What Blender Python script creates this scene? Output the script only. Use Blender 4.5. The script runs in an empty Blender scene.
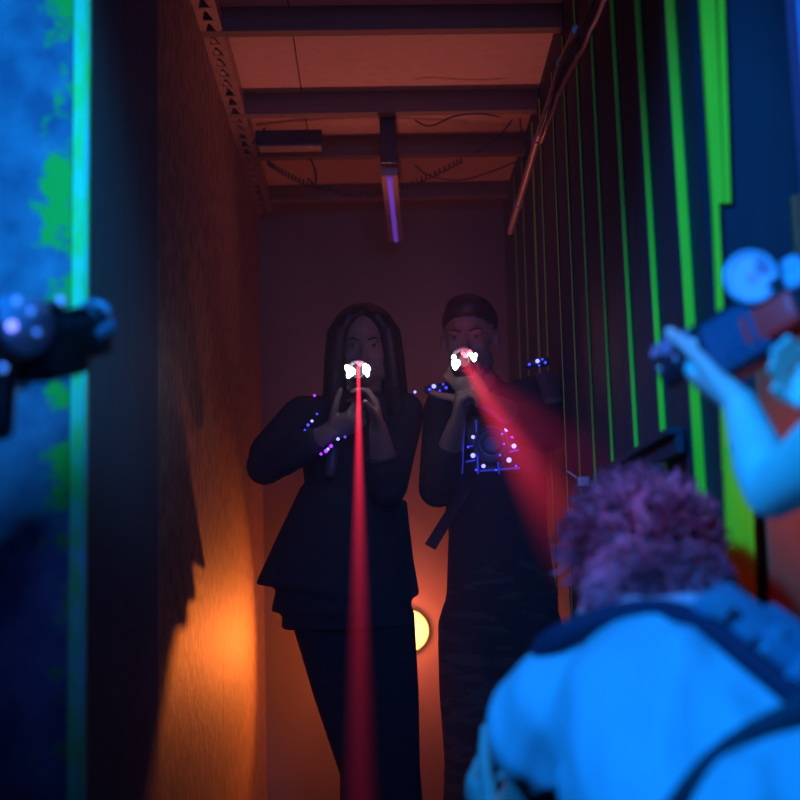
import bpy, bmesh, math, random
from mathutils import Vector, Matrix
random.seed(7)
V = Vector
S = bpy.context.scene
COL = S.collection

# ------------------------------------------------------------------ camera
CAMZ = 0.9
FPX = 1500.0
cx, cy = 480.0, 335.0
vy = (381.0, 605.0); vz = (150.0, -8100.0)
def _n(a): a = V(a); return a.normalized()
ay = _n((vy[0]-cx, vy[1]-cy, FPX))            # world Y in camera frame (x right, y down, z fwd)
az = _n((vz[0]-cx, vz[1]-cy, FPX))
az = (az - ay*az.dot(ay)).normalized()
ax = ay.cross(az)                               # world X
if ax.x < 0: ax = -ax
# rows: world components of camera axes
right = V((ax.x, ay.x, az.x)); down = V((ax.y, ay.y, az.y)); fwd = V((ax.z, ay.z, az.z))
CAMP = V((0, 0, CAMZ))
cam_d = bpy.data.cameras.new('camera'); cam = bpy.data.objects.new('camera', cam_d); COL.objects.link(cam)
M = Matrix((( right.x, -down.x, -fwd.x, CAMP.x), (right.y, -down.y, -fwd.y, CAMP.y), (right.z, -down.z, -fwd.z, CAMP.z), (0, 0, 0, 1)))
cam.matrix_world = M
cam_d.sensor_width = 36; cam_d.sensor_fit = 'HORIZONTAL'; cam_d.lens = FPX*36/800
cam_d.shift_x = (400-cx)/800; cam_d.shift_y = (cy-400)/800
cam_d.clip_start = 0.02
cam_d.dof.use_dof = True; cam_d.dof.focus_distance = 4.0; cam_d.dof.aperture_fstop = 3.2
S.camera = cam

def ray(px, py): return (right*((px-cx)/FPX) + down*((py-cy)/FPX) + fwd)
def P(px, py, Y):
    r = ray(px, py); return CAMP + r*(Y/r.y)
def PX(px, py, X):
    r = ray(px, py); return CAMP + r*(X/r.x)
def PZ(px, py, Z):
    r = ray(px, py); return CAMP + r*((Z-CAMZ)/r.z)

# ------------------------------------------------------------------ world, lights, exposure
S.view_settings.view_transform = 'Standard'; S.view_settings.look = 'None'
S.view_settings.exposure = 0.0; S.view_settings.gamma = 1.0; S.view_settings.use_curve_mapping = False
w = bpy.data.worlds.new('world'); S.world = w; w.use_nodes = True
w.node_tree.nodes['Background'].inputs[0].default_value = (0.05, 0.12, 0.4, 1)
w.node_tree.nodes['Background'].inputs[1].default_value = 0.02
def light(name, kind, loc, color, energy, target=None, size=0.05, angle=None, blend=0.5):
    d = bpy.data.lights.new(name, kind); o = bpy.data.objects.new(name, d); COL.objects.link(o)
    d.color = color; d.energy = energy; o.location = loc
    if kind == 'AREA': d.size = size
    else: d.shadow_soft_size = size
    if kind == 'SPOT': d.spot_size = math.radians(angle); d.spot_blend = blend
    if target is not None:
        o.rotation_euler = (V(target)-V(loc)).to_track_quat('-Z', 'Y').to_euler()
    return o
BLUE = (0.003, 0.225, 1.0)
YB = 5.83                                        # distance of the back wall
XL = -0.44; XR = 0.51
light('blue_floodlight_right', 'SPOT', (-1.15, -0.2, 2.35), BLUE, 640, (0.62, 2.0, 0.98), 0.10, 38, 0.7)
light('blue_floodlight_left', 'SPOT', (0.5, -0.6, 2.3), (0.0, 0.45, 1.0), 540, (-0.66, 2.1, 1.56), 0.1, 20, 0.8)
light('blue_fill', 'SPOT', (0.3, -1.2, 1.9), (0.06, 0.22, 1.0), 150, (-0.05, 4.2, 1.35), 0.3, 32, 0.8)
LAMP = P(408, 631, YB-0.05)
light('orange_flood_glow', 'POINT', LAMP+V((0, -0.16, 0)), (1.0, 0.17, 0.09), 8, None, 0.04)
light('orange_flood_beam', 'SPOT', LAMP+V((0, -0.05, 0)), (1.0, 0.20, 0.02), 62, LAMP+V((-0.55, -1, -0.06)), 0.03, 72, 1.0)
light('warm_panel_spot', 'SPOT', (1.1, 0.9, 0.7), (1.0, 0.12, 0.03), 16, P(838, 480, 2.1), 0.05, 15, 0.6)
light('added_ceiling_fill', 'SPOT', LAMP+V((0, -0.2, 0)), (1.0, 0.26, 0.22), 42, (0.0, 4.1, 2.5), 0.05, 50, 1.0)  # extra light added at the flood lamp to lift the ceiling
light('added_red_hair_spot', 'SPOT', (-0.36, 0.75, 2.15), (1.0, 0.01, 0.10), 45, P(640, 555, 1.85), 0.05, 12, 0.9)  # added unseen light that reddens the crouching man's curls

# ------------------------------------------------------------------ materials
MATS = {}
def mat(name, col, rough=0.6, metal=0.0, col2=None, scale=8.0, stretch=(1,1,1), bump=0.0, emit=None, est=0.0, lo=0.35, hi=0.65, trans=0.0, spec=0.5, detail=4.0, ao=None):
    m = bpy.data.materials.new(name); m.use_nodes = True; nt = m.node_tree
    b = nt.nodes['Principled BSDF']
    b.inputs['Base Color'].default_value = (*col, 1); b.inputs['Roughness'].default_value = rough
    b.inputs['Metallic'].default_value = metal; b.inputs['Specular IOR Level'].default_value = spec
    b.inputs['Transmission Weight'].default_value = trans
    if emit: b.inputs['Emission Color'].default_value = (*emit, 1); b.inputs['Emission Strength'].default_value = est
    if col2 is not None or bump:
        tc = nt.nodes.new('ShaderNodeTexCoord'); mp = nt.nodes.new('ShaderNodeMapping')
        mp.inputs['Scale'].default_value = stretch
        nz = nt.nodes.new('ShaderNodeTexNoise'); nz.inputs['Scale'].default_value = scale; nz.inputs['Detail'].default_value = detail
        nt.links.new(tc.outputs['Object'], mp.inputs[0]); nt.links.new(mp.outputs[0], nz.inputs['Vector'])
        if col2 is not None:
            cr = nt.nodes.new('ShaderNodeValToRGB'); cr.color_ramp.elements[0].position = lo; cr.color_ramp.elements[1].position = hi
            cr.color_ramp.elements[0].color = (*col, 1); cr.color_ramp.elements[1].color = (*col2, 1)
            nt.links.new(nz.outputs['Fac'], cr.inputs[0]); nt.links.new(cr.outputs[0], b.inputs['Base Color'])
        if bump:
            bp = nt.nodes.new('ShaderNodeBump'); bp.inputs['Strength'].default_value = bump; bp.inputs['Distance'].default_value = 0.01
            nt.links.new(nz.outputs['Fac'], bp.inputs['Height']); nt.links.new(bp.outputs[0], b.inputs['Normal'])
    MATS[name] = m; return m

m_ply = mat('stained_plywood', (0.17, 0.10, 0.06), 0.55, 0, (0.46, 0.29, 0.17), 55, (1, 1, 0.4), 0.5, lo=0.40, hi=0.62, detail=6)
m_back = mat('back_board', (0.22, 0.15, 0.12), 0.7, 0, (0.27, 0.19, 0.15), 5, (1, 1, 0.5), 0.05)
m_ceil = mat('ceiling_board', (0.74, 0.50, 0.44), 0.8, 0, (0.82, 0.56, 0.5), 30, (1, 1, 1), 0.05)
m_beam = mat('beam_timber', (0.20, 0.14, 0.11), 0.7, 0, (0.26, 0.18, 0.13), 10, (0.5, 6, 6), 0.1)
m_black = mat('black_paint', (0.014, 0.020, 0.028), 0.7, 0, (0.024, 0.032, 0.040), 20, (1, 1, 0.2), 0.15)
m_green = mat('fluorescent_green_paint', (0.5, 0.92, 0.004), 0.5, 0, (0.75, 1.0, 0.004), 25, (1, 1, 0.3), 0.1)
m_dkfloor = mat('floor_boards', (0.05, 0.04, 0.035), 0.7, 0, (0.08, 0.06, 0.05), 10, (6, 0.5, 1), 0.1)
m_bluew = mat('blue_grey_paint', (0.06, 0.12, 0.17), 0.6, 0, (0.11, 0.19, 0.25), 5, (2, 1, 0.4), 0.1)
m_red = mat('red_paint', (0.80, 0.10, 0.02), 0.6, 0, (0.66, 0.08, 0.02), 9, (1, 1, 1), 0.05)
m_steel = mat('brushed_steel', (0.5, 0.36, 0.3), 0.4, 0.6, (0.38, 0.26, 0.22), 30)
m_pipe = mat('bare_conduit', (0.5, 0.38, 0.33), 0.35, 0.5)
m_cable = mat('black_cable', (0.03, 0.025, 0.03), 0.5)
m_skin = mat('skin', (0.55, 0.34, 0.26), 0.5, 0, (0.6, 0.38, 0.29), 12)
m_skin_pale = mat('pale_skin', (0.72, 0.56, 0.48), 0.5, 0, (0.78, 0.6, 0.5), 12)
m_skin_dusk = mat('tanned_skin', (0.26, 0.18, 0.15), 0.5, 0, (0.30, 0.21, 0.17), 12)
m_skin_fair = mat('fair_skin', (0.72, 0.74, 0.56), 0.5, 0, (0.78, 0.80, 0.6), 12)
m_navy = mat('dark_fabric', (0.022, 0.026, 0.036), 0.9, 0, (0.034, 0.038, 0.05), 40, (1, 1, 1), 0.3)
m_trous = mat('black_denim', (0.018, 0.02, 0.028), 0.9, 0, (0.026, 0.028, 0.036), 60, (1, 1, 1), 0.3)
m_camo = mat('camouflage_cloth', (0.03, 0.03, 0.032), 0.95, 0, (0.10, 0.085, 0.075), 16, (0.6, 0.6, 2.4), 0.2, lo=0.54, hi=0.58)
m_shirt = mat('pale_cotton', (0.50, 0.48, 0.48), 0.9, 0, (0.55, 0.53, 0.53), 6.5, (2.2, 1, 0.6), 1.0, detail=1.0)
m_shirt.node_tree.nodes['Bump'].inputs['Distance'].default_value = 0.05
m_hairdk = mat('dark_hair', (0.018, 0.012, 0.012), 0.45)
m_curl = mat('greyish_mauve_hair', (0.14, 0.03, 0.045), 0.6, 0, (0.5, 0.2, 0.26), 14, lo=0.42, hi=0.7)
m_shoe = mat('shoe_leather', (0.02, 0.02, 0.02), 0.5)
m_gun = mat('black_plastic', (0.02, 0.022, 0.026), 0.35)
m_gungrey = mat('grey_plastic', (0.22, 0.24, 0.27), 0.3)
m_clear = mat('smoky_clear_plastic', (0.07, 0.10, 0.15), 0.2, 0.0)
m_redpl = mat('red_plastic', (0.7, 0.05, 0.04), 0.35, emit=(1, 0.05, 0.02), est=0.05)
m_eye = mat('eye_white', (0.3, 0.28, 0.28), 0.2); m_iris = mat('iris', (0.03, 0.02, 0.02), 0.2); m_lip = mat('lips', (0.4, 0.14, 0.13), 0.5)
m_ledw = mat('white_led', (1, 1, 1), 0.3, emit=(1.0, 0.86, 0.95), est=16)
m_ledr = mat('red_led', (1, .1, .1), 0.3, emit=(1.0, 0.05, 0.08), est=8)
m_ledb = mat('blue_led', (.2, .2, 1), 0.3, emit=(0.05, 0.05, 1.0), est=2.2)
m_ledbw = mat('blue_white_led', (.5, .5, 1), 0.3, emit=(0.20, 0.20, 1.0), est=3.6)
m_ledv = mat('violet_led', (.4, .1, 1), 0.3, emit=(0.28, 0.03, 1.0), est=2.5)
m_lamp = mat('lit_lamp_glass', (1, .8, .4), 0.3, emit=(1.0, 0.62, 0.10), est=2.6)
m_uv = mat('violet_tube_glass', (.3, .2, .8), 0.3, emit=(0.16, 0.06, 0.75), est=0.55)
m_vest = mat('vest_plastic', (0.06, 0.065, 0.085), 0.4, 0, (0.09, 0.095, 0.12), 20, bump=0.2)
m_strap = mat('webbing_strap', (0.03, 0.028, 0.04), 0.8, 0, (0.05, 0.045, 0.06), 60)
m_strap2 = mat('padded_collar', (0.06, 0.015, 0.04), 0.8)

# ------------------------------------------------------------------ mesh helpers
class MB:
    def __init__(s, M=None): s.bm = bmesh.new(); s.M = M or Matrix()
    def _v(s, p): return s.bm.verts.new(s.M @ V(p))
    def _f(s, vs, mi=0):
        try: f = s.bm.faces.new(vs); f.material_index = mi; return f
        except ValueError: return None
    def hexa(s, pts, mi=0):
        v = [s._v(p) for p in pts]
        for q in ((0,3,2,1),(4,5,6,7),(0,1,5,4),(1,2,6,5),(2,3,7,6),(3,0,4,7)): s._f([v[i] for i in q], mi)
        return s
    def box(s, a, b, mi=0):
        x0,y0,z0 = a; x1,y1,z1 = b
        return s.hexa([(x0,y0,z0),(x1,y0,z0),(x1,y1,z0),(x0,y1,z0),(x0,y0,z1),(x1,y0,z1),(x1,y1,z1),(x0,y1,z1)], mi)
    def bbox(s, a, b, bev=0.004, mi=0):
        """bevelled box"""
        t = bmesh.new(); bmesh.ops.create_cube(t, size=1)
        for v in t.verts:
            v.co = V([a[i]+(v.co[i]+.5)*(b[i]-a[i]) for i in range(3)])
        bmesh.ops.bevel(t, geom=list(t.edges), offset=bev, segments=2, affect='EDGES', profile=0.6)
        mp = {v: s._v(v.co) for v in t.verts}
        for f in t.faces: s._f([mp[v] for v in f.verts], mi)
        t.free(); return s
    def rings(s, rl, mi=0, cap=True):
        prev = None; first = None
        for r in rl:
            vs = [s._v(p) for p in r]
            if prev:
                n = len(vs)
                for i in range(n): s._f([prev[i], prev[(i+1)%n], vs[(i+1)%n], vs[i]], mi)
            else: first = vs
            prev = vs
        if cap: s._f(list(reversed(first)), mi); s._f(prev, mi)
        return s
    def limb(s, pts, side=None, n=14, mi=0, rnd=True):
        """pts: (pos, ra, rb) elliptical sections; ra along side"""
        pts = [(V(p[0]), p[1], p[2] if len(p) > 2 else p[1]) for p in pts]
        rl = []; N = len(pts)
        ds = []
        for i in range(N):
            a = pts[max(0, i-1)][0]; b = pts[min(N-1, i+1)][0]; ds.append((b-a).normalized())
        u = V(side) if side is not None else (V((0,0,1)) if abs(ds[0].z) < 0.8 else V((1,0,0)))
        full = []
        def ring(c, d, ra, rb):
            nonlocal u
            uu = (u - d*u.dot(d))
            if uu.length < 1e-4: uu = d.orthogonal()
            uu.normalize(); 
            if side is None: u = uu
            v = d.cross(uu)
            return [c + uu*(ra*math.cos(2*math.pi*k/n)) + v*(rb*math.sin(2*math.pi*k/n)) for k in range(n)]
        if rnd:
            c, ra, rb = pts[0]; m = min(ra, rb)
            for a in (80, 55, 28): full.append(ring(c-ds[0]*m*math.sin(math.radians(a)), ds[0], ra*math.cos(math.radians(a)), rb*math.cos(math.radians(a))))
        for i in range(N): full.append(ring(pts[i][0], ds[i], pts[i][1], pts[i][2]))
        if rnd:
            c, ra, rb = pts[-1]; m = min(ra, rb)
            for a in (28, 55, 80): full.append(ring(c+ds[-1]*m*math.sin(math.radians(a)), ds[-1], ra*math.cos(math.radians(a)), rb*math.cos(math.radians(a))))
        return s.rings(full, mi)
    def tube(s, pts, r, n=8, mi=0):
        return s.limb([(p, r, r) for p in pts], None, n, mi, False)
    def ell(s, c, rx, ry, rz, R=None, n=16, m=10, mi=0):
        c = V(c); R = R or Matrix.Identity(3); rl = []
        for j in range(m+1):
            t = -math.pi/2 + math.pi*(j+0.02)/(m+0.04)
            rl.append([c + R @ V((rx*math.cos(t)*math.cos(2*math.pi*k/n), ry*math.cos(t)*math.sin(2*math.pi*k/n), rz*math.sin(t))) for k in range(n)])
        return s.rings(rl, mi)
    def disc(s, c, nrm, r, h, n=32, mi=0, r2=None):
        c = V(c); nrm = V(nrm).normalized()
        u = nrm.orthogonal().normalized(); v = nrm.cross(u)
        f = lambda cc, rr: [cc+u*rr*math.cos(2*math.pi*k/n)+v*rr*math.sin(2*math.pi*k/n) for k in range(n)]
        return s.rings([f(c, r), f(c+nrm*h, r if r2 is None else r2)], mi)
    def torus(s, c, nrm, R, r, n=32, m=8, mi=0, a0=0, a1=360, u=None):
        c = V(c); nrm = V(nrm).normalized(); u = (V(u) if u else nrm.orthogonal()).normalized(); v = nrm.cross(u)
        closed = abs(a1-a0) >= 359.9; cnt = n if closed else n+1; rl = []
        for i in range(cnt):
            a = math.radians(a0+(a1-a0)*i/n); d = u*math.cos(a)+v*math.sin(a)
            rl.append([c+d*(R+r*math.cos(2*math.pi*k/m))+nrm*(r*math.sin(2*math.pi*k/m)) for k in range(m)])
        if closed: rl.append(rl[0]); s.rings(rl, mi, False); bmesh.ops.remove_doubles(s.bm, verts=s.bm.verts, dist=1e-6)
        else: s.rings(rl, mi)
        return s
    def build(s, name, mats, parent=None, smooth=True, remesh=None, sm=4, flat_angle=None):
        bmesh.ops.recalc_face_normals(s.bm, faces=s.bm.faces)
        me = bpy.data.meshes.new(name); s.bm.to_mesh(me); s.bm.free()
        o = bpy.data.objects.new(name, me); COL.objects.link(o)
        for m in (mats if isinstance(mats, (list, tuple)) else [mats]): me.materials.append(m)
        if smooth:
            me.polygons.foreach_set('use_smooth', [True]*len(me.polygons))
        if remesh:
            r = o.modifiers.new('r', 'REMESH'); r.mode = 'VOXEL'; r.voxel_size = remesh; r.use_smooth_shade = True
            if sm: q = o.modifiers.new('s', 'SMOOTH'); q.factor = 0.5; q.iterations = sm
        elif smooth:
            try:
                e = o.modifiers.new('e', 'EDGE_SPLIT'); e.split_angle = math.radians(40)
            except Exception: pass
        if parent is not None: attach(o, parent)
        return o
def attach(o, parent):
    o.parent = parent
    if parent.get('_root') or parent.type == 'EMPTY': o.matrix_parent_inverse = parent.matrix_basis.inverted()
def struct(o): o['kind'] = 'structure'; return o
def tag(o, label, cat, group=None):
    o['label'] = label; o['category'] = cat
    if group: o['group'] = group
    return o
def thing(name, loc, label, cat, group=None):
    o = bpy.data.objects.new(name, None); COL.objects.link(o); o.location = loc; o.empty_display_size = 0.05
    return tag(o, label, cat, group)

# ------------------------------------------------------------------ the setting
ZC = P(390, 200, YB).z                           # ceiling height
struct(MB().box((-2.2, -2.0, -0.05), (2.2, YB+0.1, 0)).build('floor', m_dkfloor, smooth=False))
# left wall: plywood sheets with narrow seams
def wx(px, X): return PX(px, 400, X).y
m_teal = mat('teal_shade_tint', (0.055, 0.09, 0.11), 0.7, 0, (0.08, 0.11, 0.13), 10, (2, 2, 0.3), 0.1)  # dark teal on the near sheet stands in for the shadow falling there
seams = [2.28, wx(158, XL), wx(221, XL), wx(257, XL), YB]
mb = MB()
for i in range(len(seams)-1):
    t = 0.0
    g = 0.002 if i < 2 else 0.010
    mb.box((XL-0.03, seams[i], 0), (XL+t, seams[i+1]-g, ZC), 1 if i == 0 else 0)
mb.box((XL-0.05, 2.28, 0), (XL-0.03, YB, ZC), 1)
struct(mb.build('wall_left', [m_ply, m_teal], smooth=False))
struct(MB().box((XL-0.05, YB, 0), (XR+0.1, YB+0.04, ZC)).build('wall_back', m_back, smooth=False))
# ceiling boards with a seam
sx = P(295, 55, 4.15).x
mb = MB()
for (a, b) in ((XL-0.05, sx-0.002), (sx+0.002, XR+0.1)):
    mb.box((a, 2.2, ZC), (b, YB+0.04, ZC+0.015))
mb.box((XL-0.05, 2.2, ZC+0.015), (XR+0.1, YB+0.04, ZC+0.04), 1)
struct(mb.build('ceiling', [m_ceil, m_black], smooth=False))
ZBm = P(390, 112, 4.53).z
for i, Y in enumerate((3.22, 3.84, 4.53, 4.99, 5.58)):
    b = MB().bbox((XL, Y, ZBm if i < 4 else ZBm+0.01), (XR+0.04, Y+0.045, ZC), 0.003).build('trim_%d' % (i+1), m_beam, smooth=False)
    struct(b)
# right wall: black boards whose step faces carry green fluorescent paint
ribs = [PX(px, 300, XR-0.012).y for px in (509.5, 517, 528, 536, 550.6, 564, 579.5, 598, 624, 652, 687)]
mb = MB()
yy = [2.2]+sorted(ribs)+[YB]
for a, b in zip(yy[:-1], yy[1:]):
    if b-a > 0.01: mb.box((XR, a, 0), (XR+0.04, b, ZC), 0)
for i, Y in enumerate(ribs):
    d = (0.005, 0.005, 0.008, 0.005, 0.004, 0.005, 0.0065, 0.007, 0.009, 0.0115, 0.017)[i]
    if Y > YB-0.02: continue
    # rib board
    z1 = ZC - (0.10 if i > 3 else 0.05)
    mb.box((XR-d, Y+0.002, 0), (XR, Y+0.06, z1), 0)
    # painted step face
    mb.box((XR-d, Y, 0.0), (XR-0.001, Y+0.002, z1), 1)
for v in mb.bm.verts:
    y = v.co.y; v.co.x += 0.058*min(1, max(0, (y-2.8)/2.1))*max(0, v.co.z-(0.9+0.203*y))
struct(mb.build('wall_right', [m_black, m_green], smooth=False))
# near end post of the right wall, painted
Yp = PX(722, 300, XR-0.01).y
def strip(mb, x0t, x1t, yt, x0b, x1b, yb, Y, th, mi=0):
    a, b, c, d = P(x0t, yt, Y), P(x1t, yt, Y), P(x1b, yb, Y), P(x0b, yb, Y)
    o = V((0, th, 0)); mb.hexa([d, c, c+o, d+o, a, b, b+o, a+o], mi)
mb = MB()
strip(mb, 697, 713, -60, 713, 724, 203, Yp, 0.012, 1)
strip(mb, 716, 723, -60, 725, 731, 203, Yp, 0.012, 1)
strip(mb, 713, 719, 203, 724, 731, 470, Yp, 0.012, 1)
strip(mb, 724, 744, 452, 737, 756, 760, Yp-0.03, 0.012, 1)
strip(mb, 745, 752, 470, 757, 762, 760, Yp-0.03, 0.012, 1)
mb.box((XR-0.005, Yp+0.012, 0), (XR+0.12, Yp+0.06, ZC), 0)
struct(mb.build('trim_6', [m_black, m_green], smooth=False))
# blue grey wall returning to the right of the opening, in upright boards
mb = MB(); x = XR+0.02; k = 0
while x < 1.7:
    wd = [0.10, 0.05, 0.16, 0.12][k % 4]
    mb.box((x, Yp+0.035+0.012*(k % 2), 0), (x+wd-0.002, Yp+0.08, ZC), 1 if x > XR+0.10 else 0); x += wd; k += 1
struct(mb.build('wall_front_right', [m_bluew, mat('light_blue_paint', (0.2, 0.30, 0.5), 0.6, 0, (0.34, 0.46, 0.7), 6, (3, 1, 0.3), 0.1)], smooth=False))
# red board on that wall
a = P(757, 372, Yp+0.01); 
pr = MB().bbox((P(762, 480, Yp).x, Yp-0.005, 0.0), (1.25, Yp+0.03, P(780, 330, Yp).z), 0.004).build('red_board', m_red, smooth=False)
tag(pr, 'dull red board on the blue wall behind the raised forearm', 'board')
pr = MB().bbox((P(793, 230, Yp).x, Yp-0.005, P(795, 268, Yp).z), (1.25, Yp+0.03, P(795, 195, Yp).z), 0.004).build('red_board', m_red, smooth=False)
tag(pr, 'small dark red board edge above the transparent gun at the right', 'board')
# left front partition with peeling fluorescent paint
YF = 2.2
mw = mat('scuffed_panel_paint', (0.20, 0.25, 0.33), 0.6)
nt = mw.node_tree; b = nt.nodes['Principled BSDF']
tc = nt.nodes.new('ShaderNodeTexCoord')
n1 = nt.nodes.new('ShaderNodeTexNoise'); n1.inputs['Scale'].default_value = 16; n1.inputs['Detail'].default_value = 6
n2 = nt.nodes.new('ShaderNodeTexNoise'); n2.inputs['Scale'].default_value = 26; n2.inputs['Detail'].default_value = 8; n2.inputs['Roughness'].default_value = 0.6
c1 = nt.nodes.new('ShaderNodeValToRGB'); c1.color_ramp.elements[0].position = 0.35; c1.color_ramp.elements[1].position = 0.75
c1.color_ramp.elements[0].color = (0.15, 0.10, 0.25, 1); c1.color_ramp.elements[1].color = (0.32, 0.26, 0.46, 1)
sp = nt.nodes.new('ShaderNodeSeparateXYZ')
xe = P(89, 300, YF).x
# paint patches get denser towards the free edge of the board
mx = nt.nodes.new('ShaderNodeMapRange'); mx.inputs[1].default_value = xe-0.10; mx.inputs[2].default_value = xe-0.02; mx.inputs[3].default_value = -0.12; mx.inputs[4].default_value = 0.10
ad = nt.nodes.new('ShaderNodeMath'); ad.operation = 'ADD'
c2 = nt.nodes.new('ShaderNodeValToRGB'); c2.color_ramp.elements[0].position = 0.56; c2.color_ramp.elements[1].position = 0.72
mix = nt.nodes.new('ShaderNodeMixRGB'); mix.inputs[2].default_value = (0.1, 0.55, 0.05, 1)
nt.links.new(tc.outputs['Object'], n1.inputs['Vector']); nt.links.new(tc.outputs['Object'], n2.inputs['Vector']); nt.links.new(tc.outputs['Object'], sp.inputs[0])
nt.links.new(n1.outputs['Fac'], c1.inputs[0]); nt.links.new(sp.outputs['X'], mx.inputs[0]); nt.links.new(n2.outputs['Fac'], ad.inputs[0]); nt.links.new(mx.outputs[0], ad.inputs[1])
prev = ad.outputs[0]
for (a_, b_, rad_) in ((60, 205, 0.050), (64, 175, 0.03), (62, 295, 0.028), (66, 15, 0.035), (64, 400, 0.022), (62, 470, 0.03)):
    vd = nt.nodes.new('ShaderNodeVectorMath'); vd.operation = 'DISTANCE'; vd.inputs[1].default_value = P(a_, b_, YF)
    mr = nt.nodes.new('ShaderNodeMapRange'); mr.inputs[1].default_value = 0.0; mr.inputs[2].default_value = rad_*1.5; mr.inputs[3].default_value = 0.24; mr.inputs[4].default_value = 0.0
    sm_ = nt.nodes.new('ShaderNodeMath'); sm_.operation = 'ADD'
    nt.links.new(tc.outputs['Object'], vd.inputs[0]); nt.links.new(vd.outputs['Value'], mr.inputs[0]); nt.links.new(mr.outputs[0], sm_.inputs[0]); nt.links.new(prev, sm_.inputs[1]); prev = sm_.outputs[0]
nt.links.new(prev, c2.inputs[0]); nt.links.new(c2.outputs[0], mix.inputs[0]); nt.links.new(c1.outputs[0], mix.inputs[1]); nt.links.new(mix.outputs[0], b.inputs['Base Color'])
xs = P(73, 300, YF).x
struct(MB().box((-2.2, YF, 0), (xs, YF+0.03, ZC)).build('wall_front_left', mw, smooth=False))
m_edge = mat('aqua_edge_paint', (0.30, 1.0, 0.62), 0.5, 0, (0.25, 1.0, 0.25), 40, (1, 1, 0.5), 0.3, lo=0.45, hi=0.6)
m_edge2 = mat('green_bead_paint', (0.1, 0.9, 0.1), 0.5, 0, (0.3, 0.8, 0.8), 30, (1, 1, 0.3), 0.2)
mb = MB(); mb.box((xs, YF-0.012, 0), (xe-0.006, YF+0.004, ZC), 0); mb.box((xe-0.006, YF-0.014, 0), (xe, YF+0.004, ZC), 1)
struct(mb.build('trim_7', [m_edge, m_edge2], smooth=False))
# outer shell around the players area
m_shell = mat('dark_hall_paint', (0.03, 0.035, 0.045), 0.8)
struct(MB().box((-2.2, YF+0.03, 0), (XL-0.05, YB, ZC)).build('wall_outer_left', m_shell, smooth=False))
struct(MB().box((XR+0.13, Yp+0.09, 0), (2.2, YB, ZC)).build('wall_outer_right', m_shell, smooth=False))

# haze filling the corridor
hz = MB().box((XL+0.006, 2.3, 0.01), (XR-0.001, YB-0.002, ZC-0.001)).build('haze', [], smooth=False)
hm = bpy.data.materials.new('thin_smoke'); hm.use_nodes = True; nt = hm.node_tree; nt.nodes.clear()
out = nt.nodes.new('ShaderNodeOutputMaterial'); vs = nt.nodes.new('ShaderNodeVolumeScatter')
vs.inputs['Color'].default_value = (0.95, 0.9, 1, 1); vs.inputs['Density'].default_value = 0.075; vs.inputs['Anisotropy'].default_value = 0.35
nt.links.new(vs.outputs[0], out.inputs['Volume']); hz.data.materials.append(hm)
hz['kind'] = 'stuff'; tag(hz, 'thin smoke haze hanging in the narrow corridor', 'haze')

# ------------------------------------------------------------------ ceiling fittings
# perforated steel rail along the left ceiling corner
mb = MB(); x0, x1 = XL, XL+0.055; zr = ZBm+0.004; L = 0.085; Y = 3.1
while Y < YB-0.1:
    o = [mb._v((x0, Y, zr)), mb._v((x1, Y, zr)), mb._v((x1, Y+L, zr)), mb._v((x0, Y+L, zr))]
    xm = (x0+x1)/2
    q = [mb._v((xm-0.003, Y+0.008, zr)), mb._v((xm+0.003, Y+0.008, zr)), mb._v((xm+0.016, Y+L-0.014, zr)), mb._v((xm-0.014, Y+L-0.014, zr))]
    for i in range(4): mb._f([o[i], o[(i+1)%4], q[(i+1)%4], q[i]])
    Y += L
bmesh.ops.remove_doubles(mb.bm, verts=mb.bm.verts, dist=1e-5)
for v in list(mb.bm.verts): pass
mb.box((x1, 3.1, zr), (x1+0.003, YB-0.1, zr+0.045))
rail = mb.build('perforated_rail', m_steel, smooth=False)
so = rail.modifiers.new('t', 'SOLIDIFY'); so.thickness = 0.003
tag(rail, 'perforated steel rail running along the left ceiling corner', 'rail')
# conduit and cables along the right ceiling corner
def wallpts(l, X): return [PX(a, b, X) for a, b in l]
pp = wallpts([(577, 30), (562, 64), (551, 100), (537, 140), (527, 175), (518, 205), (510, 232)], XR-0.05)
mb = MB(); mb.tube(pp, 0.011, 10)
for i in (1, 3, 5):
    d = (pp[i+1 if i < 6 else i]-pp[i-1]).normalized()
    mb.tube([pp[i]-d*0.012, pp[i]+d*0.012], 0.0145, 10)
tag(mb.build('conduit_pipe', m_pipe), 'bare metal conduit pipe running along the right ceiling corner', 'pipe')
cabs = [[(600, -5), (588, 28), (575, 52), (564, 78), (557, 96), (558, 78), (567, 50)],
        [(594, -5), (580, 30), (566, 55), (556, 85), (549, 108), (540, 135)],
        [(606, -5), (594, 24), (583, 50), (571, 70), (560, 92), (553, 112), (541, 142)]]
cl = ['black cable looping around the right ceiling pipe nearest the camera', 'thin cable lying inside the right ceiling pipe bundle', 'outermost cable of the bundle along the right wall top']
for c, l in zip(cabs, cl):
    p = wallpts(c, XR-0.04 - 0.012*cabs.index(c))
    q = []
    for i in range(len(p)-1):
        for t in range(5): q.append(p[i].lerp(p[i+1], t/5)+V((random.uniform(-1, 1), 0, random.uniform(-1, 1)))*0.002)
    q.append(p[-1]); tag(MB().tube(q, 0.0055, 8).build('cable', m_pipe if cabs.index(c) == 2 else m_cable), l, 'cable', 'cables along the right ceiling corner')
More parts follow.
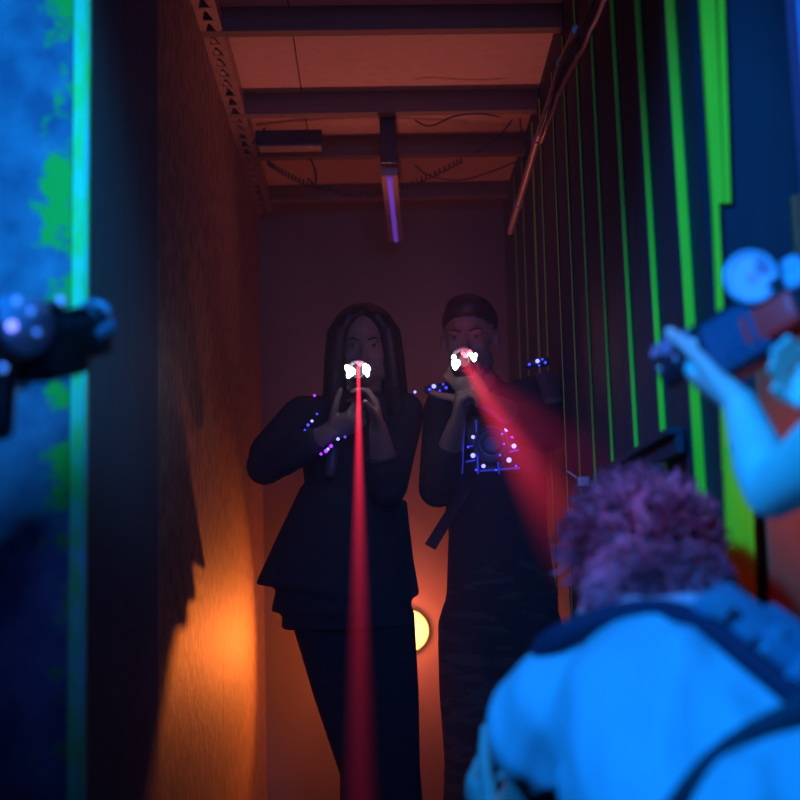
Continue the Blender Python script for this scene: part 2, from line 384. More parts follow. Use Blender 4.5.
# coiled cable hanging under the beams
def bez(pts, n=12):
    out = []
    for i in range(len(pts)-1):
        p0 = pts[max(0, i-1)]; p1 = pts[i]; p2 = pts[i+1]; p3 = pts[min(len(pts)-1, i+2)]
        for k in range(n):
            t = k/n
            out.append(0.5*((2*p1)+(p2-p0)*t+(2*p0-5*p1+4*p2-p3)*t*t+(3*p1-p0-3*p2+p3)*t**3))
    out.append(pts[-1]); return out
base = bez([P(a, b, 4.9) for a, b in ((268, 163), (290, 176), (320, 188), (355, 194), (395, 189), (430, 176), (462, 160))], 60)
q = []
for i, p in enumerate(base):
    a = i*0.8; q.append(p+V((0.004*math.cos(a), 0.009*math.cos(a), 0.009*math.sin(a))))
tag(MB().tube(q, 0.0026, 5).build('coiled_cable', m_cable), 'black coiled cable sagging between the ceiling beams', 'cable')
wires = [([(415, 120), (430, 126), (455, 116), (480, 114), (500, 117)], 'dark wire lying along the second ceiling beam', 4.5),
         ([(512, 120), (500, 135), (480, 150), (474, 152)], 'short wire drooping from the second beam near the pipe', 4.62),
         ([(520, 118), (522, 132), (530, 140), (540, 146)], 'curved wire end beside the right ceiling pipe', 4.6),
         ([(415, 165), (430, 176), (460, 180), (490, 172), (520, 160), (545, 150)], 'long loose wire sagging towards the right pipe', 4.95),
         ([(265, 128), (258, 136), (252, 144)], 'short wire hanging near the left ceiling box', 4.7),
         ([(310, 158), (316, 172), (315, 184), (308, 178)], 'small wire loop under the coiled cable', 4.88)]
for c, l, Y in wires:
    tag(MB().tube(bez([P(a, b, Y) for a, b in c], 8), 0.0028, 6).build('wire', m_cable), l, 'wire', 'loose wires at the ceiling')
# black box batten near the left
t = thing('light_batten', P(288, 139, 4.72), 'dark batten box fixed under the ceiling near the left rail', 'light fitting')
a = P(256, 147, 4.72); b = P(322, 131, 4.72)
MB().bbox((a.x, 4.70, a.z), (b.x, 4.78, b.z), 0.004).build('housing', m_black, t, smooth=False)
MB().bbox((a.x+0.01, 4.71, a.z-0.004), (b.x-0.004, 4.77, a.z), 0.001).build('cover', m_steel, t, smooth=False)
# hanging violet tube
t = thing('tube_light', P(390, 150, 4.7), 'slim violet tube light hanging below the ceiling at the centre', 'light')
a0 = P(388, 120, 4.55); a1 = P(389, 170, 4.7)
MB().bbox((a0.x-0.026, 4.62, a1.z), (a0.x+0.026, 4.66, ZC-0.002), 0.003).build('bracket', m_gun, t, smooth=False)
p0 = P(389, 172, 4.66); p1 = P(396, 238, 5.55)
dd = (p1-p0).normalized(); sidev = V((1, 0, 0)); up = V((0, 0, 1))
mb = MB(); o1 = sidev*0.026; o2 = dd.cross(sidev)*0.012
mb.hexa([p0-o1-o2, p0+o1-o2, p0+o1+o2, p0-o1+o2, p1-o1-o2, p1+o1-o2, p1+o1+o2, p1-o1+o2]).build('housing', m_steel, t, smooth=False)
dn = V((0, -0.3, -1)).normalized()*0.016
MB().tube([p0+dn+dd*0.02, p1+dn-dd*0.02], 0.0085, 10).build('tube', m_uv, t)

# orange flood lamp on the back wall, partly behind the woman
t = thing('flood_lamp', LAMP, 'round glowing orange lamp low on the back wall between the two players', 'lamp')
MB().disc(LAMP+V((0, 0.048, 0)), (0, -1, 0), 0.05, 0.03, 36, r2=0.076).build('housing', m_gun, t)
MB().torus(LAMP+V((0, 0.020, 0)), (0, -1, 0), 0.072, 0.004, 40).build('rim', m_gun, t)
MB().disc(LAMP+V((0, 0.014, 0)), (0, -1, 0), 0.077, 0.012, 40).build('lens', m_lamp, t)

# shelf ledge and bracket on the right wall
a = PX(612, 470, XR-0.03); b = PX(752, 396, XR-0.03)
t = MB(); 
y0, y1 = 2.35, 3.1
z = P(700, 440, 2.45).z
t.bbox((XR-0.05, y0, z), (XR-0.022, y1, z+0.012), 0.003); t.bbox((XR-0.036, y0, z-0.03), (XR-0.022, y1, z), 0.003)
tag(t.build('wall_ledge', m_black, smooth=False), 'narrow black ledge on the green striped right wall above the crouching man', 'ledge')
h = thing('wall_hasp', PX(580, 485, XR-0.03), 'small metal hasp on the right wall beside the red beam', 'hasp')
c = PX(578, 482, XR-0.03)
MB().bbox((c.x-0.004, c.y-0.02, c.z-0.012), (c.x+0.026, c.y+0.05, c.z+0.012), 0.002).build('plate', m_pipe, h, smooth=False)
MB().tube([c+V((-0.003, 0, 0.01)), c+V((-0.022, 0, 0.025)), c+V((-0.022, 0.03, 0.025)), c+V((-0.003, 0.04, 0.01))], 0.004, 8).build('staple', m_pipe, h)
MB().tube([c+V((-0.012, -0.01, 0)), c+V((-0.016, -0.01, -0.04)), c+V((-0.014, 0.0, -0.1)), c+V((-0.016, 0, -0.2))], 0.003, 8).build('cord', m_cable, h)

# ------------------------------------------------------------------ people
def frame(f, up=V((0, 0, 1))):
    f = V(f).normalized(); r = f.cross(up).normalized(); u = r.cross(f); return f, r, u   # r = the figure's own right
def hand(mb, w, f, n, thumb, curl=(35, 45, 30), k=1.0, splay=4, tcurl=20, tout=0.9, vary=(1, 1, 1, 1)):
    """w wrist, f towards fingers, n palm normal (side the fingers curl to), thumb +1/-1"""
    f = V(f).normalized(); n = (V(n)-f*V(n).dot(f)).normalized(); s = f.cross(n)*thumb
    mb.limb([(w-f*0.01*k, 0.026*k, 0.019*k), (w+f*0.03*k, 0.036*k, 0.017*k), (w+f*0.078*k, 0.040*k, 0.014*k)], s)
    mb.limb([(w+f*0.012*k+s*0.018*k+n*0.004, 0.017*k), (w+f*0.05*k+s*0.024*k+n*0.008, 0.014*k)], s)
    LN = (0.92, 1.02, 0.96, 0.76)
    for i in range(4):
        a = math.radians(splay*(1.5-i)); d = f*math.cos(a)+s*math.sin(a)
        p = w+f*(0.080-0.004*abs(i-1))*k+s*(0.030-0.0205*i)*k; pts = [(p-f*0.02*k, 0.0098*k)]; pts.append((p, 0.0098*k)); ang = 0
        for j, (ln, c) in enumerate(zip((0.044, 0.028, 0.022), curl)):
            ang += math.radians(c*vary[i]); dj = d*math.cos(ang)+n*math.sin(ang)
            p = p+dj*ln*LN[i]*k; pts.append((p, (0.0090-0.0008*j)*k))
        for a_, b_ in zip(pts[:-1], pts[1:]): mb.limb([a_, b_], None, 10)
    p = w+f*0.022*k+s*0.026*k+n*0.004*k; d = (s*tout+f*0.75+n*0.25).normalized(); pts = [(p, 0.0135*k)]
    for j, ln in enumerate((0.040, 0.034, 0.026)):
        p = p+d*ln*k; pts.append((p, (0.0118-0.001*j)*k)); d = (d+f*math.tan(math.radians(tcurl))*0.5+n*math.tan(math.radians(tcurl))*0.6).normalized()
    for a_, b_ in zip(pts[:-1], pts[1:]): mb.limb([a_, b_], None, 10)

def headshape(mb, c, f, r, u, k=1.0):
    R = Matrix((r, f, u)).transposed()
    def q(x, y, z): return c+r*x*k+f*y*k+u*z*k
    E = lambda x, y, z, a, b, d: mb.ell(q(x, y, z), a*k, b*k, d*k, R)
    E(0, -0.012, 0.035, 0.076, 0.095, 0.083)      # cranium
    E(0, 0.030, -0.012, 0.062, 0.062, 0.082)      # face
    E(0, 0.040, -0.075, 0.040, 0.042, 0.034)      # jaw
    E(0, 0.070, -0.098, 0.019, 0.017, 0.014)      # chin
    for s in (-1, 1):
        E(s*0.034, 0.066, -0.026, 0.022, 0.020, 0.018)   # cheekbone
        E(s*0.028, 0.081, 0.022, 0.024, 0.010, 0.008)    # brow ridge
        E(s*0.047, 0.015, -0.062, 0.018, 0.035, 0.03)    # jaw corner
        E(s*0.077, -0.005, -0.008, 0.007, 0.016, 0.030)  # ear
        E(s*0.081, -0.012, 0.004, 0.006, 0.012, 0.018)
        E(s*0.009, 0.098, -0.038, 0.008, 0.010, 0.007)   # nostril
    mb.limb([(q(0, 0.088, 0.012), 0.007*k), (q(0, 0.100, -0.018), 0.008*k), (q(0, 0.109, -0.035), 0.010*k)], r, 10)
    E(0, 0.083, -0.062, 0.022, 0.012, 0.006); E(0, 0.082, -0.071, 0.019, 0.012, 0.006)
def face_bits(par, c, f, r, u, k=1.0, blonde=False):
    R = Matrix((r, f, u)).transposed()
    def q(x, y, z): return c+r*x*k+f*y*k+u*z*k
    for s in (-1, 1):
        e = MB().ell(q(s*0.030, 0.079, 0.004), 0.0120*k, 0.0110*k, 0.0058*k, R, 14, 8).build('eye', m_eye, par)
        MB().ell(q(s*0.030, 0.0895, 0.004), 0.005*k, 0.0025*k, 0.005*k, R, 12, 6).build('iris', m_iris, e)
        MB().limb([(q(s*0.014, 0.093, 0.019), 0.0025), (q(s*0.030, 0.093, 0.026), 0.003), (q(s*0.046, 0.082, 0.022), 0.002)], None, 6).build('eyebrow', m_hairdk, par)
    MB().limb([(q(-0.020, 0.090, -0.067), 0.0035), (q(0, 0.097, -0.065), 0.0055), (q(0.020, 0.090, -0.067), 0.0035)], u, 8).build('lips', m_lip, par)

def person(base, label, J, k=1.0, skin=m_skin, top=m_navy, bottom=m_trous, sleeve=1.0, hands=None, fat=1.0, torso_ex=None, vox=0.0055, face=True, shoes=True, cloth=0.012, name_top='jacket', waist=0.125, legk=1.0, armk=1.0):
    T = thing('person', base, label, 'person')
    hf, hr, hu = frame(J['hf'], J.get('hup', V((0, 0, 1))))
    H = J['head']; side = (J['shR']-J['shL']).normalized()
    mb = MB(); headshape(mb, H, hf, hr, hu, k)
    def torso(m, e):
        m.limb([(J['pelvis']-V((0, 0, 0.03)), 0.155*fat+e, 0.11*fat+e), (J['pelvis'].lerp(J['chest'], 0.45), waist*fat+e, 0.095*fat+e), (J['chest'], 0.15*fat+e, 0.11*fat+e), (J['chest'].lerp(J['neck'], 0.55), 0.12*fat+e, 0.085*fat+e)], side, 20)
        m.limb([(J['chest'].lerp(J['neck'], 0.45), 0.10+e, 0.07+e), (J['neck'], 0.058+e, 0.056+e)], side, 16)
        for s in ('L', 'R'): m.limb([(J['chest'].lerp(J['neck'], 0.62), 0.062+e), (J['sh'+s], 0.054*fat+e)], None, 14)
    torso(mb, 0)
    mb.limb([(J['neck']-V((0, 0, 0.02)), 0.056*k), (H-hu*0.06*k-hf*0.012, 0.052*k)], None, 14)
    A = {}
    for s in ('L', 'R'):
        sh, el, wr = J['sh'+s], J['el'+s], J['wr'+s]
        mb.limb([(sh, 0.052*fat), (sh.lerp(el, 0.45), 0.047*fat), (el, 0.037*armk)], None); mb.limb([(el, 0.038*armk), (el.lerp(wr, 0.3), 0.041*armk), (wr, 0.0255*armk)], None)
        hp, kn, an = J['hip'+s], J['kn'+s], J['an'+s]
        mb.limb([(hp, 0.088*legk), (hp.lerp(kn, 0.5), 0.075*legk), (kn, 0.054*legk)], None); mb.limb([(kn, 0.054), (kn.lerp(an, 0.3), 0.056), (an, 0.036)], None)
        ft = J.get('foot'+s, hf); ft = V((ft.x, ft.y, 0)).normalized()
        mb.limb([(an-V((0, 0, 0.03))-ft*0.04, 0.030, 0.03), (an+ft*0.09-V((0, 0, 0.045)), 0.038, 0.022), (an+ft*0.16-V((0, 0, 0.05)), 0.034, 0.017)], ft.cross(V((0, 0, 1))))
        if hands and s in hands: hand(mb, wr, *hands[s][0], **hands[s][1])
        else: hand(mb, wr, (wr-el), V((0, 0, -1)) if abs((wr-el).normalized().z) < 0.8 else V((0, 1, 0)), 1 if s == 'L' else -1)
    mb.build('body', skin, T, remesh=vox, sm=3)
    # top
    c = cloth; mb = MB(); torso(mb, c)
    for s in ('L', 'R'):
        sh, el, wr = J['sh'+s], J['el'+s], J['wr'+s]
        if sleeve >= 1:
            mb.limb([(sh, 0.056*fat+c), (sh.lerp(el, 0.5), 0.05*fat+c), (el, 0.042+c)], None)
            e2 = el.lerp(wr, min(1, sleeve-1)*0.94); mb.limb([(el, 0.042+c), (el.lerp(e2, 0.3), 0.045+c), (e2, 0.032+c*0.7)], None) if sleeve > 1.02 else None
        else:
            e2 = sh.lerp(el, sleeve); mb.limb([(sh, 0.058*fat+c), (e2, 0.058*fat+c*1.8)], None)
    if torso_ex: torso_ex(mb)
    topo = mb.build(name_top, top, T, remesh=0.008, sm=5)
    mb = MB()
    mb.limb([(J['pelvis'].lerp(J['chest'], 0.25), waist*fat+0.012, 0.10*fat+0.012), (J['pelvis'], 0.155*fat+0.012, 0.11*fat+0.014), (J['pelvis']-V((0, 0, 0.06)), 0.15*fat+0.01, 0.11*fat+0.012)], side, 20)
    for s in ('L', 'R'):
        hp, kn, an = J['hip'+s], J['kn'+s], J['an'+s]
        mb.limb([(hp, 0.10*legk), (hp.lerp(kn, 0.5), 0.088*legk), (kn, 0.068*legk)], None); mb.limb([(kn, 0.068*legk), (kn.lerp(an, 0.3), 0.07*legk), (an+V((0, 0, 0.02)), 0.055*legk)], None)
    mb.build('trousers', bottom, T, remesh=0.009, sm=4)
    for s in ('L', 'R'):
        an = J['an'+s]; ft = J.get('foot'+s, hf); ft = V((ft.x, ft.y, 0)).normalized()
        m2 = MB(); m2.limb([(an-V((0, 0, 0.02)), 0.043), (an-V((0, 0, 0.035))-ft*0.035, 0.038, 0.04)], None)
        m2.limb([(an-V((0, 0, 0.035))-ft*0.04, 0.04, 0.04), (an+ft*0.09-V((0, 0, 0.043)), 0.048, 0.03), (an+ft*0.165-V((0, 0, 0.048)), 0.042, 0.025)], ft.cross(V((0, 0, 1))))
        m2.build('shoe', m_shoe, T, remesh=0.007, sm=2)
    if face: face_bits(T, H, hf, hr, hu, k)
    return T, topo, (hf, hr, hu)

def led(parent, p, r=0.006, m=None):
    return MB().ell(p, r, r, r, None, 10, 6).build('led', m or m_ledb, parent)

# ---- tagger guns. local frame: x = barrel direction, z = up
def gunmatrix(muzzle, d, up=V((0, 0, 1))):
    d = V(d).normalized(); s = up.cross(d).normalized(); u = d.cross(s)
    return Matrix(((d.x, s.x, u.x, muzzle.x), (d.y, s.y, u.y, muzzle.y), (d.z, s.z, u.z, muzzle.z), (0, 0, 0, 1)))
def tagger(muzzle, d, label, k=1.0, clear=False, sight=False, up=V((0, 0, 1)), lit=True):
    Mx = gunmatrix(muzzle, d, up) @ Matrix.Scale(k, 4)
    T = thing('laser_tag_gun', muzzle, label, 'toy gun')
    bodym = m_clear if clear else m_gun
    mb = MB(Mx)
    mb.bbox((-0.34, -0.024, -0.035), (-0.06, 0.024, 0.028), 0.010); mb.bbox((-0.30, -0.018, 0.024), (-0.12, 0.018, 0.042), 0.006)
    mb.build('receiver', m_gun, T)
    mb = MB(Mx); mb.disc((-0.07, 0, 0), (1, 0, 0), 0.021, 0.06, 24); mb.torus((-0.008, 0, 0), (1, 0, 0), 0.017, 0.005, 24); mb.torus((-0.035, 0, 0), (1, 0, 0), 0.022, 0.004, 24)
    mb.build('barrel', m_gun, T)
    mb = MB(Mx); mb.bbox((-0.16, -0.030, -0.046), (-0.075, 0.030, 0.020), 0.012)
    for i in range(4): mb.bbox((-0.15+i*0.019, -0.033, -0.035), (-0.141+i*0.019, 0.033, 0.012), 0.002)
    mb.build('handguard', bodym, T)
    mb = MB(Mx); mb.limb([((-0.255, 0, -0.03), 0.020, 0.015), ((-0.285, 0, -0.12), 0.018, 0.015)], (1, 0, 0)); mb.build('grip', m_gun, T)
    MB(Mx).torus((-0.222, 0, -0.052), (0, 1, 0), 0.020, 0.004, 20).build('trigger_guard', m_gun, T)
    mb = MB(Mx); mb.bbox((-0.46, -0.017, -0.055), (-0.34, 0.017, 0.018), 0.008); mb.bbox((-0.475, -0.021, -0.075), (-0.455, 0.021, 0.024), 0.006); mb.build('stock', m_gun, T)
    if sight:
      mb = MB(Mx); mb.limb([((-0.26, 0, 0.058), 0.016), ((-0.15, 0, 0.058), 0.019)], None, 16, rnd=False); mb.bbox((-0.22, -0.006, 0.038), (-0.19, 0.006, 0.05), 0.002); mb.build('sight', m_gungrey if clear else m_gun, T)
    # sensor dome collar around the muzzle
    mb = MB(Mx); mb.torus((-0.012, 0, 0.002), (1, 0, 0), 0.028, 0.006, 24, 8, 0, 20, 160, u=(0, 1, 0)); mb.build('sensor_collar', m_gungrey, T)
    return T, Mx

# ================= woman
YW = 4.2
W = lambda a, b, Y=YW: P(a, b, Y)
gz = W(359, 371, 3.86)
J = dict(head=W(364, 349, 4.20), neck=W(362, 402, 4.24), chest=W(352, 452, 4.24), pelvis=W(352, 590, 4.22), hf=V((0.0, -1, -0.10)),
         shR=W(303, 417, 4.22), shL=W(403, 413, 4.24), elR=W(266, 466, 4.12), wrR=W(331, 432, 4.02), elL=W(388, 486, 4.06), wrL=W(378, 428, 3.98),
         hipR=W(327, 618, 4.22), hipL=W(380, 618, 4.22), knR=W(364, 770, 4.20), knL=W(396, 770, 4.16), anR=W(366, 895, 4.26), anL=W(404, 895, 4.22))
J['anR'].z = J['anL'].z = 0.085
gd = V((0.0, -1, -0.14))
def jacket_ex(mb):
    # flared peplum
    c0 = W(345, 505); c1 = W(338, 596)
    mb.limb([(W(348, 490), 0.13, 0.105), (W(342, 540), 0.175, 0.13), (W(333, 596), 0.216, 0.15)], (1, 0, 0), 24, rnd=False)
    mb.limb([(W(345, 545), 0.16, 0.125), (W(340, 616), 0.190, 0.14)], (1, 0, 0), 24, rnd=False)
    mb.limb([(W(347, 580), 0.178, 0.12), (W(347, 629), 0.178, 0.125)], (1, 0, 0), 24, rnd=False)
    mb.limb([(W(399, 500), 0.022, 0.03), (W(408, 560), 0.016, 0.03), (W(418, 596), 0.006, 0.02)], (1, 0, 0), 10, rnd=False)
    mb.limb([(W(302, 418), 0.062), (W(272, 455, 4.14), 0.066)], None)
T, jk, (hf, hr, hu) = person((J['pelvis'].x, YW, 0), 'woman with long dark hair and flared jacket aiming a tagger at the camera', J, 0.98, m_skin_dusk, m_navy, m_trous, 1.0,
    {'R': ((V((0.85, -0.35, 0.35)), V((0.2, 0.6, 0.7)), 1), dict(curl=(50, 60, 40), k=0.92)), 'L': ((V((-0.12, -0.25, 1)), V((-0.9, -0.1, -0.1)), 1), dict(curl=(25, 45, 35), k=0.95, splay=2))},
    fat=0.90, torso_ex=jacket_ex, waist=0.115, legk=0.97)
# forearm sleeve of the near arm is bunched
mb = MB(); mb.limb([(J['elR'], 0.055), (J['elR'].lerp(J['wrR'], 0.45), 0.05), (J['elR'].lerp(J['wrR'], 0.7), 0.042)], None)
mb.limb([(J['elL'], 0.052), (J['elL'].lerp(J['wrL'], 0.35), 0.05)], None); mb.limb([(J['shL'], 0.06), (J['elL'], 0.054)], None)
mb.build('sleeves', m_navy, T, remesh=0.007, sm=3)
d = (J['wrL']-J['elL']).normalized()
MB().torus(J['elL'].lerp(J['wrL'], 0.52), d, 0.040, 0.006, 24).build('bracelet', m_strap, T)
# hair
mb = MB(); H = J['head']; q = lambda x, y, z: H+hr*x+hf*y+hu*z
mb.ell(q(0, -0.034, 0.046), 0.096, 0.100, 0.090, Matrix((hr, hf, hu)).transposed())
for s in (-1, 1):
    for j, (xx, yy) in enumerate(((0.066, 0.045), (0.080, 0.015), (0.084, -0.02), (0.07, -0.055))):
        mb.limb([(q(s*xx*0.62, yy*0.7+0.005, 0.085), 0.024, 0.02), (q(s*xx*0.98, yy+0.01, 0.05), 0.024, 0.02), (q(s*(xx+0.008), yy, -0.03), 0.024, 0.02), (q(s*(xx+0.014), yy-0.012, -0.11), 0.024, 0.018), (q(s*(xx+0.018), yy-0.0+(-0.01 if j else 0.015), -0.17), 0.026, 0.018), (q(s*(xx+0.012), yy+0.0, -0.28), 0.016, 0.012)], None, 10)
mb.limb([(q(0, -0.085, 0.05), 0.07, 0.03), (q(0, -0.09, -0.1), 0.085, 0.03), (q(0, -0.10, -0.2), 0.08, 0.025)], hr, 16)
for sg in (-1, 1):
    mb.limb([(q(sg*0.004, 0.040, 0.108), 0.016, 0.010), (q(sg*0.036, 0.062, 0.088), 0.016, 0.010), (q(sg*0.062, 0.060, 0.050), 0.014, 0.012), (q(sg*0.072, 0.050, 0.0), 0.014, 0.014)], None, 10)
hair = mb.build('hair', m_hairdk, T, remesh=0.006, sm=3)
mb = MB()
for i in range(60):
    s = random.choice((-1, 1)); x = random.uniform(0.075, 0.10); y = random.uniform(-0.06, 0.05)
    p = [q(s*x*0.8, y, 0.06), q(s*x, y, -0.03), q(s*(x+random.uniform(0.0, 0.012)), y, -0.12), q(s*(x+random.uniform(0.004, 0.03)), y, -0.20), q(s*(x+random.uniform(0.01, 0.05)), y+0.01, -0.26)]
    mb.tube(bez(p, 4), 0.0008, 4)
mb.build('hair_wisps', m_hairdk, T)
# light vest harness on the woman
vb = MB(); vb.limb([(W(327, 425, 4.10), 0.016, 0.008), (W(334, 450, 4.08), 0.016, 0.008), (W(330, 475, 4.08), 0.014, 0.008)], (1, 0, 0), 10)
vest = vb.build('sensor_harness', m_vest, T)
for (a, b, Y, m, r) in ((314.5, 395.5, 4.13, m_ledv, 0.004), (308, 425, 4.02, m_ledb, 0.004), (312, 421, 4.02, m_ledbw, 0.004), (317, 414, 4.02, m_ledb, 0.003), (326, 451, 4.00, m_ledv, 0.0055), (328, 449, 3.99, m_ledbw, 0.004), (338, 439, 3.98, m_ledbw, 0.0045), (305, 430, 4.03, m_ledb, 0.003), (415, 392, 4.12, m_ledbw, 0.004), (331, 446, 3.99, m_ledv, 0.005), (321, 454, 4.01, m_ledv, 0.004), (345, 437, 3.98, m_ledb, 0.0035)):
    led(vest, P(a, b, Y), r, m)
# gun of the woman
G, Mx = tagger(P(358, 372, 3.84), gd, 'black laser tag gun held to the face of the long haired woman, white lights lit', 0.9)
def ledcluster(G, c, n, spread, m, r=0.003, par=None, seed=1):
    rnd = random.Random(seed); b = MB()
    for i in range(n):
        p = c+V((rnd.uniform(-1, 1)*spread[0], rnd.uniform(-1, 1)*0.004, rnd.uniform(-1, 1)*spread[1])); b.ell(p, r, r, r*rnd.uniform(1, 1.8), None, 8, 5)
    return b.build('led_cluster', m, G)
cA = P(351, 371.5, 3.82); cB = P(366.5, 370, 3.82)
ledcluster(G, cA, 9, (0.011, 0.012), m_ledw, 0.0058); ledcluster(G, cB, 7, (0.008, 0.010), m_ledw, 0.0055, seed=3)
ledcluster(G, P(358.5, 364, 3.82), 4, (0.007, 0.003), m_ledr, 0.003, seed=5)
light('white_led_glow', 'POINT', P(362, 366, 3.87), (0.8, 0.75, 1.0), 0.012, None, 0.02)

# ================= man with the striped LED vest
YM = 4.20
J = dict(head=P(470, 340, 4.14), neck=P(482, 392, 4.22), chest=P(493, 450, 4.22), pelvis=P(502, 598, 4.20), hf=V((-0.22, -1, -0.12)),
         shR=P(447, 408, 4.18), shL=P(537, 397, 4.24), elR=P(438, 488, 4.04), wrR=P(457, 424, 3.92), elL=P(546, 434, 4.14), wrL=P(482, 398, 3.90),
         hipR=P(478, 625, 4.20), hipL=P(522, 625, 4.20), knR=P(472, 760, 4.16), knL=P(531, 760, 4.18), anR=P(472, 895, 4.22), anL=P(552, 895, 4.24))
J['anR'].z = J['anL'].z = 0.085
T2, sh2, (hf, hr, hu) = person((J['pelvis'].x, YM, 0), 'man with short hair and blue lit vest aiming a tagger, in camouflage trousers', J, 1.0, m_skin_dusk, m_navy, m_camo, 1.6,
    {'R': ((V((0.15, -0.35, 1)), V((0.8, -0.2, 0.2)), 1), dict(curl=(55, 70, 45))), 'L': ((V((-0.55, -0.35, 0.55)), V((-0.3, 0.5, 0.6)), 1), dict(curl=(50, 60, 40)))},
    fat=0.96, legk=1.12, name_top='shirt', waist=0.135)
H = J['head']; q = lambda x, y, z: H+hr*x+hf*y+hu*z
mb = MB(); R = Matrix((hr, hf, hu)).transposed()
mb.ell(q(0, -0.018, 0.050), 0.081, 0.096, 0.082, R); mb.ell(q(0, 0.03, 0.085), 0.062, 0.055, 0.045, R)
mb.build('hair', m_hairdk, T2, remesh=0.006, sm=2)
# vest
mb = MB(); c = J['chest']
mb.limb([(P(494, 420, 4.22), 0.148, 0.125), (P(495, 450, 4.22), 0.156, 0.13), (P(495, 478, 4.22), 0.150, 0.125)], (1, 0, 0), 24, rnd=False)
for s, (a, b) in (('R', (447, 398)), ('L', (541, 376))):
    mb.limb([(P(a+12, b+25, 4.11), 0.03, 0.014), (P(a+4, b, 4.16), 0.03, 0.016), (P(a+6, b+4, 4.28), 0.03, 0.014)], (1, 0, 0), 12)
vest2 = mb.build('sensor_vest', m_vest, T2, remesh=0.007, sm=3)
vf = P(492, 445, 4.08).y
vy_ = 4.05
mb = MB(); cc = P(492, 443, vy_); mb.torus(cc, (0, -1, 0), 0.046, 0.008, 32); mb.disc(cc+V((0, 0.03, 0)), (0, -1, 0), 0.047, 0.022, 32); mb.torus(cc, (0, -1, 0), 0.026, 0.004, 24)
mb.build('chest_speaker', m_vest, vest2)
for a, b, r, m in ((473, 437, 0.005, m_ledbw), (506.5, 429.5, 0.0055, m_ledbw), (514, 446, 0.0065, m_ledbw), (473, 455.5, 0.0065, m_ledbw), (509, 460, 0.007, m_ledbw), (483.5, 466, 0.0055, m_ledbw), (502, 434, 0.003, m_ledb), (504, 444, 0.003, m_ledb), (512, 437, 0.003, m_ledv), (500, 455, 0.003, m_ledb), (476, 470, 0.003, m_ledb), (496, 470, 0.003, m_ledb), (516, 466, 0.003, m_ledb), (468, 447, 0.003, m_ledb)):
    led(vest2, P(a, b, vy_-0.008), r, m)
mb = MB()
m_pp = mat('blue_piping', (0.05, 0.06, 0.5), 0.3, emit=(0.05, 0.05, 0.9), est=0.25)
for (a0, b0, a1, b1) in ((464, 420, 462, 474), (476, 420, 478, 474), (467, 447, 476, 445), (505, 436, 514, 438), (480, 471, 520, 468), (498, 462, 499, 474), (508, 452, 519, 450), (466, 462, 475, 460)):
    MB().tube([P(a0, b0, vy_-0.002), P(a1, b1, vy_-0.002)], 0.003, 6).build('vest_piping', m_pp, vest2)
mb = MB(); mb.bm.free()

# shoulder sensors
for (a, b, Y, nm) in ((438, 388, 4.14, 0), (537, 363, 4.20, 1)):
    p = P(a, b, Y); m2 = MB(); m2.limb([(p+V((-0.028, 0, -0.004)), 0.013), (p+V((0.026, 0, 0.004)), 0.013)], None, 12)
    sns = m2.build('shoulder_sensor', m_vest, T2)
    for dx, dz, r, m in ((-0.012 if nm == 0 else 0.0, 0.003, 0.006, m_ledbw), (0.014, 0.008, 0.003, m_ledb), (0.022, -0.002, 0.004, m_ledb), (-0.024, -0.006, 0.004, m_ledb), (0.004, -0.010, 0.003, m_ledb)):
        led(sns, p+V((dx, -0.016, dz)), r, m)
# dangling strap
mb = MB(); 
sA = P(457, 503, 4.08); sB = P(430, 547, 4.06)
mb.limb([(P(466, 488, 4.10), 0.016, 0.003), (sA, 0.016, 0.003), (sB, 0.017, 0.003)], (0.85, 0, 0.5), 12, rnd=False); mb.build('strap', m_strap, T2)
# gun
gdm = V((-0.07, -1, -0.16))
G2, Mx2 = tagger(P(463, 360, 3.77), gdm, 'black laser tag gun held by the short haired man, red and white lights lit', 0.95)
ledcluster(G2, P(457, 362.5, 3.74), 8, (0.009, 0.013), m_ledw, 0.0058, seed=8); ledcluster(G2, P(474, 356.5, 3.74), 5, (0.009, 0.007), m_ledw, 0.005, seed=9)
ledcluster(G2, P(464, 354, 3.75), 7, (0.016, 0.006), m_ledr, 0.004, seed=10)
light('red_led_glow', 'POINT', P(462, 350, 3.80), (1.0, 0.05, 0.10), 0.6, None, 0.02)
light('vest_led_glow', 'POINT', P(492, 446, 3.98), (0.15, 0.1, 1.0), 0.06, None, 0.02)
light('red_torch_beam', 'SPOT', P(463, 361, 3.62), (1.0, 0.03, 0.12), 120, P(640, 560, 1.95), 0.02, 9, 0.9)

